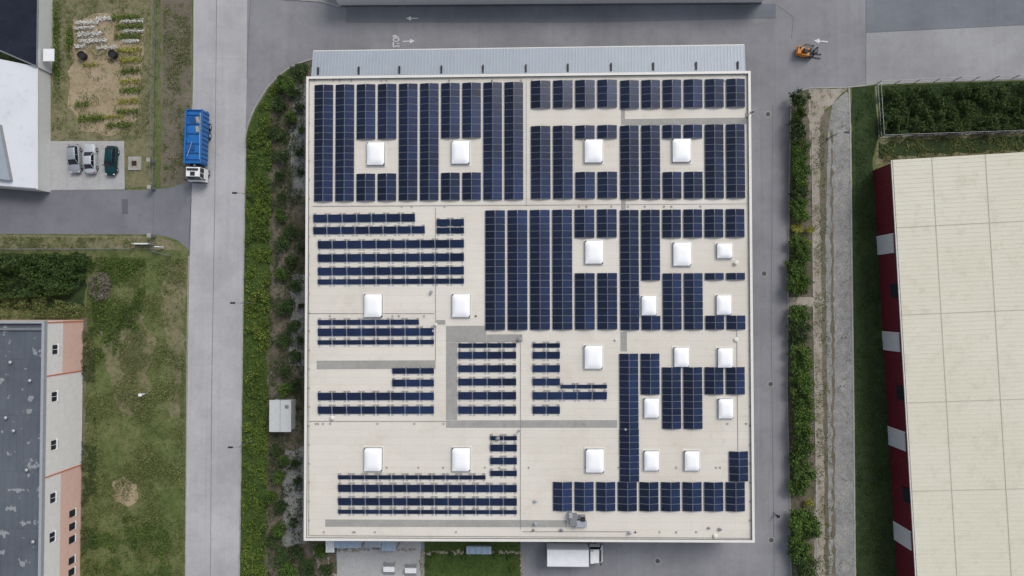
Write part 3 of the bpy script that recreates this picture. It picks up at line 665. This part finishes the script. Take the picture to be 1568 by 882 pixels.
def truck_blue():
    mb=MB()
    mb.box((-1.0,0,.85),(9.0,.9,.3),'dark')
    for x in (3.6,-2.2,-3.6):
        for s in (-1,1): wheel(mb,x,s*1.05,.5,.32)
    mb.box((-1.45,0,1.1),(8.1,2.3,.2),'bluedark')
    for s in (-1,1):
        mb.box((-1.45,s*1.2,2.2),(8.1,.12,2.2),'blue')
        for i in range(12): mb.box((-5.2+i*.69,s*1.3,2.15),(.1,.1,2.0),'bluedark')
        mb.box((-1.45,s*1.22,3.34),(8.2,.22,.1),'blue')
    mb.box((-5.45,0,2.2),(.12,2.3,2.2),'blue'); mb.box((2.55,0,2.2),(.12,2.3,2.2),'blue')
    mb.box((-1.45,0,3.0),(7.9,2.26,.1),'blue')
    for x in (-4.7,-3.3,-1.9,-.4,1.0,2.0): mb.box((x,0,3.12),(.12,2.2,.14),'bluedark')
    for x in (-4.0,-2.6): mb.box((x,.5,3.1),(.9,.5,.08),'kerb',.2)
    mb.box((.3,-.3,3.12),(.8,.9,.1),'bluedark',.1); mb.box((-3.9,-.3,3.12),(1.1,.8,.12),'bluedark',.3)
    mb.cyl((-5,.9,3.2),(2,1.0,3.2),.06,.06,8,'alu'); mb.cyl((1.6,-.9,3.2),(-.6,-.2,3.25),.05,.05,8,'alu'); mb.box((-5.6,0,1.4),(.2,2.4,.5),'bluedark')
    mb.box((2.85,0,1.7),(.45,1.6,1.4),'dark'); mb.cyl((2.9,.3,1.5),(2.9,.3,3.3),.15,.12,8,'metal')
    mb.box((4.1,0,1.35),(2.0,2.45,1.3),'white'); mb.box((4.0,0,2.5),(1.8,2.4,1.0),'glass',tp=(.85,.9),sh=(-.1,0)); mb.box((3.85,0,3.06),(1.5,2.15,.14),'white',tp=(.9,.92))
    for s in (-1,1):
        for x0,x1 in ((3.15,3.2),(4.88,4.62),(4.0,3.95)): mb.cyl((x0,s*1.18,2.0),(x1,s*1.06,3.0),.06,.05,6,'white')
        mb.box((4.9,s*1.42,2.3),(.15,.3,.5),'dark'); mb.box((5.1,s*.9,.95),(.06,.35,.2),'lampw')
    mb.box((5.12,0,.8),(.12,2.4,.5),'dark'); mb.box((5.1,0,1.5),(.04,1.6,.4),'dark'); mb.box((3.5,0,3.22),(.3,1.7,.16),'dark'); mb.box((4.15,0,3.15),(.6,.7,.06),'dark')
    place(mb,'blue_waste_truck',301,226,2.2,math.radians(-91.5),.03)
truck_blue()
def truck_white():
    mb=MB(); mb.box((0,0,.8),(8.0,.9,.25),'dark')
    for x in (2.9,-2.3):
        for s in (-1,1): wheel(mb,x,s*1.02,.46,.3)
    mb.box((-1.0,0,2.35),(6.1,2.5,2.6),'white'); mb.box((-1.0,0,1.0),(6.1,2.5,.1),'metal')
    for s in (-1,1): mb.box((-1.0,s*1.22,3.66),(6.1,.06,.04),'alu')
    for x in (-4.03,2.03): mb.box((x,0,3.66),(.06,2.5,.04),'alu')
    mb.box((3.25,0,1.3),(1.9,2.3,1.2),'white'); mb.box((3.2,0,2.35),(1.75,2.2,.9),'glass',tp=(.8,.9),sh=(-.15,0)); mb.box((2.95,0,2.85),(1.35,2.0,.14),'white',tp=(.9,.95))
    mb.box((2.6,0,3.15),(.7,1.9,.5),'white',tp=(.6,.9),sh=(-.1,0))
    for s in (-1,1):
        mb.cyl((4.05,s*1.05,1.9),(3.75,s*.95,2.8),.05,.05,6,'white'); mb.box((3.9,s*1.38,2.1),(.14,.28,.45),'dark'); mb.box((4.2,s*.85,.9),(.05,.3,.18),'lampw'); mb.box((-1,s*1.2,.75),(2.6,.05,.5),'metal')
    mb.box((4.2,0,.7),(.1,2.3,.4),'dark'); mb.box((-4.1,0,.7),(.1,2.2,.2),'dark')
    place(mb,'white_box_truck',880,853,3.2,0,.03)
truck_white()
def forklift():
    mb=MB(); mb.box((-.35,0,.65),(1.7,1.15,.7),'orange',tp=(.95,.92)); mb.box((-1.0,0,.9),(.6,1.15,.75),'orange',tp=(.8,.9)); mb.box((.35,0,.45),(.7,1.1,.3),'dark')
    mb.box((-.25,0,1.15),(.5,.55,.15),'dark'); mb.box((-.5,0,1.4),(.12,.5,.5),'dark'); mb.cyl((.35,0,1.0),(.2,0,1.35),.03,.03,6,'dark'); mb.cyl((.2,0,1.35),(.18,0,1.38),.18,.18,12,'dark')
    for x,y in ((.55,.5),(.55,-.5),(-.85,.5),(-.85,-.5)):
        mb.cyl((x*1.0,y,1.0),(x*.75,y*.95,2.15),.045,.045,6,'dark')
    for y in (-.5,.5): mb.box((-.1,y,2.17),(1.3,.08,.08),'dark')
    for i in range(7): mb.box((-.65+i*.18,0,2.19),(.07,1.0,.05),'dark')
    for s in (-1,1):
        wheel(mb,.5,s*.52,.33,.25); wheel(mb,-.85,s*.48,.27,.2); mb.box((.98,s*.35,1.2),(.14,.12,2.2),'dark'); mb.box((1.75,s*.28,.12),(1.2,.13,.05),'dark')
        mb.box((1.15,s*.28,.35),(.06,.13,.5),'dark')
    mb.box((1.02,0,2.25),(.1,.8,.1),'dark'); mb.box((1.08,0,.6),(.06,.95,.5),'dark'); mb.cyl((.95,0,.3),(.95,0,2.1),.05,.05,8,'metal')
    mb.box((-1.0,.3,1.32),(.25,.25,.12),'dark')
    ob=place(mb,'forklift',1235,79,1.0,math.radians(-10),.02); ob.scale=(1.1,1.1,1)
forklift()

# ---------------------------------------------------------------- PERSON (walking)
def person(px,py,ang):
    J=[((0,0,.95),.13),((0,0,1.15),.125),((0,0,1.35),.155),((0.01,0,1.48),.075),((.02,0,1.55),.06),((.03,0,1.64),.095),((.03,0,1.72),.09),
       ((0,.1,.9),.10),((.18,.1,.5),.065),((.12,.1,.12),.045),((.2,.11,.05),.045),((.32,.12,.04),.035),
       ((0,-.1,.9),.10),((-.05,-.1,.5),.065),((-.3,-.1,.2),.045),((-.27,-.11,.08),.045),((-.16,-.12,.04),.035),
       ((0,.2,1.40),.07),((-.12,.25,1.14),.045),((-.02,.27,.92),.032),((.02,.27,.86),.03),
       ((0,-.2,1.40),.07),((.08,-.25,1.14),.045),((.25,-.24,.97),.032),((.3,-.23,.93),.03)]
    E=[(0,1),(1,2),(2,3),(3,4),(4,5),(5,6),(0,7),(7,8),(8,9),(9,10),(10,11),(0,12),(12,13),(13,14),(14,15),(15,16),(2,17),(17,18),(18,19),(19,20),(2,21),(21,22),(22,23),(23,24)]
    for h,sg in ((20,1),(24,-1)):
        p=Vector(J[h][0])
        for k in range(4):
            a=len(J); J.append(((p.x+.03*(k-1.5)*.8+.01,p.y,p.z-.05),.009)); J.append(((p.x+.03*(k-1.5)*.9+.02,p.y-sg*.01,p.z-.09-.01*(k in(1,2))),.008)); E+=[(h,a),(a,a+1)]
        a=len(J); J.append(((p.x+.05,p.y-sg*.02,p.z-.03),.01)); E.append((h,a))
    me=bpy.data.meshes.new('pedestrian'); me.from_pydata([j[0] for j in J],E,[]); me.materials.append(M['cloth'])
    ob=bpy.data.objects.new('pedestrian',me); scene.collection.objects.link(ob); bpy.context.view_layer.objects.active=ob
    ob.modifiers.new('skin','SKIN')
    if not me.skin_vertices:
        ob.select_set(True); bpy.ops.mesh.customdata_skin_add()
    for i,j in enumerate(J): me.skin_vertices[0].data[i].radius=(j[1],j[1])
    me.skin_vertices[0].data[0].use_root=True
    s=ob.modifiers.new('sub','SUBSURF'); s.levels=1; s.render_levels=1
    c=P(px,py); ob.location=(c.x,c.y,.01); ob.rotation_euler[2]=ang
    mb=MB(); mb.cyl((.0,0,1.66),(.0,0,1.79),.108,.07,14,'dark'); mb.cyl((-.03,0,1.6),(-.03,0,1.72),.1,.11,14,'dark')
    mb.box((.128,0,1.64),(.04,.03,.05),'skin',tp=(.4,.6))
    for s in (-1,1): mb.box((.118,s*.035,1.675),(.01,.025,.012),'dark'); mb.box((.03,s*.1,1.65),(.04,.02,.06),'skin')
    mb.box((.117,0,1.59),(.01,.05,.01),'lampr')
    mb.obj('hair_and_face',parent=ob,bevel=.01)
t=NT('work_clothes'); tc=t.n.new('ShaderNodeTexCoord'); sp=t.n.new('ShaderNodeSeparateXYZ'); t.l.new(tc.outputs['Object'],sp.inputs[0])
c=t.mix(t.rng(sp.outputs['Z'],.89,.9),S(40,44,58),S(44,46,52)); c=t.mix(t.rng(sp.outputs['Z'],1.49,1.5),c,S(190,150,128)); M['cloth']=t.done(c,.85)
M['skin']=plain('skin',S(196,152,130),.6)
person(1187,787,math.radians(-60))

# ---------------------------------------------------------------- FOLIAGE
def leafmesh(name,C,size,k,up=0.5,extra=None):
    C=np.asarray(C,dtype=float); n=len(C)
    N=rng.normal(size=(n,3)); N/=np.linalg.norm(N,axis=1)[:,None]; N[:,2]=np.abs(N[:,2])+up; N/=np.linalg.norm(N,axis=1)[:,None]
    R=rng.normal(size=(n,3)); U=np.cross(N,R); U/=np.linalg.norm(U,axis=1)[:,None]; V=np.cross(N,U)
    s=(size*rng.uniform(.6,1.4,n))[:,None]
    Vv=np.stack([C-U*s*.75,C-V*s*.38+N*s*.08,C+U*s*.75,C+V*s*.38+N*s*.08],axis=1).reshape(-1,3)
    verts=Vv; loops=np.arange(4*n)
    me=bpy.data.meshes.new(name)
    ev,ef=([],[]) if extra is None else (extra.v,extra.f)
    base=len(verts)
    allv=np.vstack([verts,np.array(ev)]) if len(ev) else verts
    fl=[4]*n+[len(f) for f in ef]; li=np.concatenate([loops]+([np.array([i+base for f in ef for i in f])] if ef else []))
    me.vertices.add(len(allv)); me.vertices.foreach_set('co',allv.astype(np.float32).ravel())
    me.loops.add(len(li)); me.loops.foreach_set('vertex_index',li.astype(np.int32))
    me.polygons.add(len(fl)); st=np.concatenate([[0],np.cumsum(fl)[:-1]]).astype(np.int32)
    me.polygons.foreach_set('loop_start',st); me.polygons.foreach_set('loop_total',np.array(fl,dtype=np.int32))
    me.materials.append(M[k]); me.materials.append(M['bark'])
    me.polygons.foreach_set('material_index',np.array([0]*n+[1]*len(ef),dtype=np.int32)); me.update(calc_edges=True); me.validate()
    return me
def link(name,me,loc=(0,0,0),rz=0,sc=(1,1,1)):
    o=bpy.data.objects.new(name,me); o.location=loc; o.rotation_euler[2]=rz; o.scale=sc; scene.collection.objects.link(o); return o
def treemesh(seed,k,r=1.0,h=2.0,nc=26,per=70,ls=.13):
    global rng
    rng=np.random.default_rng(seed); random.seed(seed)
    e=MB(); e.cyl((0,0,0),(0.03,0,h*.55),.09*r,.05*r,8,'bark')
    C=[]
    for i in range(nc):
        th=rng.uniform(0,2*math.pi); rr=r*.85*math.sqrt(rng.uniform(0,1)); z=h*(.38+.55*rng.uniform(0,1)*(1-.45*(rr/r)**2))
        c=np.array([rr*math.cos(th)*rng.uniform(.8,1.15),rr*math.sin(th)*rng.uniform(.8,1.15),z]); sg=r*rng.uniform(.10,.22)
        C.append(c+rng.normal(size=(per,3))*[sg,sg,sg*.8])
        if i<9: e.cyl((0.02,0,h*(.2+.03*i)),tuple(c),.04*r,.012,5,'bark',False)
    return leafmesh('tree_mesh',np.vstack(C),ls,k,.4,e)
VA=[treemesh(100+i,'leafA') for i in range(4)]; VB=[treemesh(200+i,'leafB',nc=20) for i in range(4)]; VY=[treemesh(300,'leafY',nc=18)]
def tree(px,py,rpx,h,V,name='ornamental_tree',asp=1.0):
    c=P(px,py,h*.5); r=rpx/10.2; link(name,random.choice(V),(c.x,c.y,0),random.uniform(0,6),(r,r*asp,h/2))
random.seed(11)
tree(1225,150,14,3.4,VB)
for q in [(1221,176,9),(1219,192,10),(1222,208,10),(1224,226,12),(1222,243,11),(1224,260,12),(1225,277,12),(1224,295,12),(1223,312,12),(1225,329,12),(1222,372,13),(1226,388,12),(1220,408,14),(1226,428,14),(1219,440,13),(1221,482,15),(1226,500,15),(1224,517,11),(1225,540,13),(1226,560,14),(1228,580,14),(1227,600,13),(1228,620,14),(1228,640,14),(1229,660,14),(1227,680,13),(1222,705,14),(1228,725,15),(1222,744,14),(1228,795,17),(1234,808,16),(1226,828,15),(1222,850,16),(1230,868,16)]:
    tree(q[0]+random.uniform(-2,2),q[1],q[2]*1.12,random.uniform(2.2,3.6),VA if random.random()<.75 else VB)
for q in [(1221,350,9),(1240,352,7),(1238,372,6),(1221,690,8),(1238,770,7)]: tree(*q,1.5,VY,'yellow_shrub')
for q in [(458,110,13),(438,128,12),(450,145,9),(428,160,10),(424,205,11),(446,180,9),(430,238,12),(429,272,8),(432,300,8),(431,330,9),(445,352,11),(434,372,12),(448,400,10),(432,420,10),(450,440,9),(440,470,12),(450,500,10),(436,520,11),(452,545,9),(440,570,10),(450,590,9),(436,598,10),(424,690,9),(436,705,8),(452,712,7),(428,730,10),(456,735,6),(430,775,9),(428,810,10),(450,800,7),(436,850,13),(455,845,10),(470,862,11),(492,842,11),(440,875,14),(500,870,10),(475,880,10),(416,760,9),(414,830,9),(460,165,6),(462,200,5),(460,235,6),(461,262,5),(462,380,5),(462,470,5),(461,520,5)]:
    tree(q[0],q[1],q[2]*1.1,random.uniform(1.2,2.6),VB if random.random()<.7 else VA,'ornamental_tree' if q[2]>9 else 'garden_shrub')
def cloud(pts,n,h,k,size,name,base=0.0,rough=.6,nscale=.6):
    xs=[p[0] for p in pts]; ys=[p[1] for p in pts]; out=[]
    def inside(x,y):
        c=False; j=len(pts)-1
        for i in range(len(pts)):
            if (pts[i][1]>y)!=(pts[j][1]>y) and x<(pts[j][0]-pts[i][0])*(y-pts[i][1])/(pts[j][1]-pts[i][1])+pts[i][0]: c=not c
            j=i
        return c
    from mathutils import noise
    while len(out)<n:
        x=random.uniform(min(xs),max(xs)); y=random.uniform(min(ys),max(ys))
        if not inside(x,y): continue
        p=P(x,y,h*.5); nn=noise.noise(Vector((p.x*nscale,p.y*nscale,3.3)))+.5*noise.noise(Vector((p.x*nscale*3,p.y*nscale*3,1)))
        if random.random()>min(1,max(.06,.5+nn*rough*2)): continue
        hh=h*min(1.2,max(.1,.7+nn*.8)); out.append((p.x,p.y,base+hh*random.random()**.5))
    link(name,leafmesh(name,out,size,k,.5))
cloud([(1350,137),(1460,131),(1700,120),(1700,196),(1568,199),(1350,207)],34000,1.8,'leafG',.19,'hedge',rough=.9,nscale=.8)
cloud([(-40,392),(60,388),(135,392),(128,428),(105,452),(40,455),(-40,462)],18000,2.2,'leafG',.2,'hedge',rough=1.0)
cloud([(-40,455),(60,452),(140,470),(130,486),(-40,486)],5000,1.0,'leafD',.16,'undergrowth')
cloud([(378,210),(392,172),(412,138),(424,126),(428,140),(416,190),(415,400),(411,620),(408,900),(369,900),(375,500)],26000,.9,'leafC',.16,'flowering_groundcover',rough=1.2)
cloud([(376,440),(395,400),(408,430),(404,560),(376,590)],700,1.1,'leafY',.13,'yellow_flower_patch',rough=1.8)
cloud([(414,140),(466,120),(466,400),(462,882),(410,882),(414,400)],13000,.5,'leafB',.14,'bed_undergrowth',rough=1.4,nscale=.45)
cloud([(134,392),(284,396),(280,882),(128,882)],42000,.35,'leafD',.12,'meadow_tufts',rough=1.0,nscale=.3)
cloud([(134,392),(230,396),(210,520),(150,560)],6000,.7,'leafA',.16,'weed_patch',rough=2.4,nscale=.35)
cloud([(140,800),(250,780),(275,882),(130,900)],4000,.5,'leafA',.15,'weed_patch',rough=2.4,nscale=.35)
cloud([(126,500),(145,500),(150,882),(124,882)],3500,.5,'leafB',.14,'weed_patch',rough=2.0,nscale=.35)
cloud([(250,5),(293,5),(291,270),(250,280)],4500,.25,'leafD',.12,'verge_tufts',rough=1.8,nscale=.5)
cloud([(80,-10),(232,-10),(230,212),(80,214)],9000,.2,'leafD',.11,'garden_grass_tufts',rough=1.6,nscale=.5)
cloud([(0,362),(230,364),(230,378),(0,381)],2200,.3,'leafD',.12,'verge_tufts',rough=1.5)
cloud([(1242,150),(1262,180),(1270,500),(1276,880),(1250,880),(1245,500)],3200,.2,'leafD',.12,'verge_tufts',rough=2.4,nscale=.6)
cloud([(1310,140),(1335,140),(1345,210),(1336,250),(1375,880),(1314,880)],9000,.15,'leafG',.12,'grass_tufts',rough=1.0)
cloud([(1345,210),(1600,205),(1600,238),(1345,248)],4000,.3,'leafD',.13,'grass_tufts',rough=2.0)
cloud([(138,425),(158,415),(170,430),(166,455),(148,462),(138,448)],1500,1.2,'twig',.13,'dry_brush_pile',rough=.5)
cloud([(652,848),(795,848),(795,900),(652,900)],2500,.08,'leafG',.1,'lawn_tufts')
for q in [(665,850,5),(690,847,4),(712,852,5),(760,848,5),(780,852,4),(655,865,4),(785,870,5)]: tree(*q,.8,VA,'garden_shrub')
# vegetable garden rows
for k,nm,Ls in (('leafW','white_flower_rows',[(118,36,34,4),(116,44,30,3),(120,54,36,5),(124,64,40,4),(150,30,22,4),(186,34,34,3),(190,49,30,3),(188,64,26,3),(150,74,30,3),(116,72,16,4)]),
             ('leafC','vegetable_rows',[(172,28,44,6),(178,42,42,6),(176,57,42,6),(186,110,30,6),(184,140,32,6),(180,172,32,6),(120,182,40,8),(118,160,20,5),(165,192,36,6),(104,60,8,30),(84,100,10,50),(82,40,10,40)]),
             ('leafY','flowering_crop_rows',[(180,78,38,5),(184,93,34,5),(186,126,28,5),(182,156,30,5),(128,100,24,4),(160,180,30,4)])):
    C=[]
    for x,y,w,h in Ls:
        for _ in range(int(w*h*2.6)):
            xx=random.uniform(0,w)
            if math.sin((x+xx)*.9+y)>.75 and k!='leafW': continue
            p=P(x+xx+random.gauss(0,.8),y+random.gauss(0,h*.42)-xx*.04); C.append((p.x,p.y,random.uniform(.05,.45)))
    link(nm,leafmesh(nm,C,.15,k,.7))

# ---------------------------------------------------------------- light / camera
w=bpy.data.worlds.new('World'); scene.world=w; w.use_nodes=True; nt=w.node_tree
sky=nt.nodes.new('ShaderNodeTexSky'); sky.sky_type='NISHITA'; sky.sun_disc=False; sky.sun_elevation=math.radians(50); sky.sun_rotation=math.radians(40); sky.dust_density=3; sky.air_density=1.2
hs=nt.nodes.new('ShaderNodeHueSaturation'); hs.inputs['Saturation'].default_value=.45; nt.links.new(sky.outputs[0],hs.inputs['Color']); nt.links.new(hs.outputs[0],nt.nodes['Background'].inputs['Color'])
nt.nodes['Background'].inputs['Strength'].default_value=.135
sd=bpy.data.lights.new('sun','SUN'); sd.energy=1.35; sd.angle=math.radians(22); sd.color=(1,.97,.92)
so=bpy.data.objects.new('sun',sd); scene.collection.objects.link(so); so.rotation_euler=Vector((math.sin(math.radians(40))*math.cos(math.radians(50)),math.cos(math.radians(40))*math.cos(math.radians(50)),math.sin(math.radians(50)))).to_track_quat('Z','Y').to_euler()
cd=bpy.data.cameras.new('camera'); cd.sensor_width=36; cd.lens=36*F/1568; cd.clip_end=4000; cd.clip_start=1
co=bpy.data.objects.new('camera',cd); scene.collection.objects.link(co); co.location=CAM; co.rotation_euler=(0.022,0.025,0); scene.camera=co
scene.view_settings.view_transform='Standard'; scene.view_settings.look='None'; scene.view_settings.exposure=0
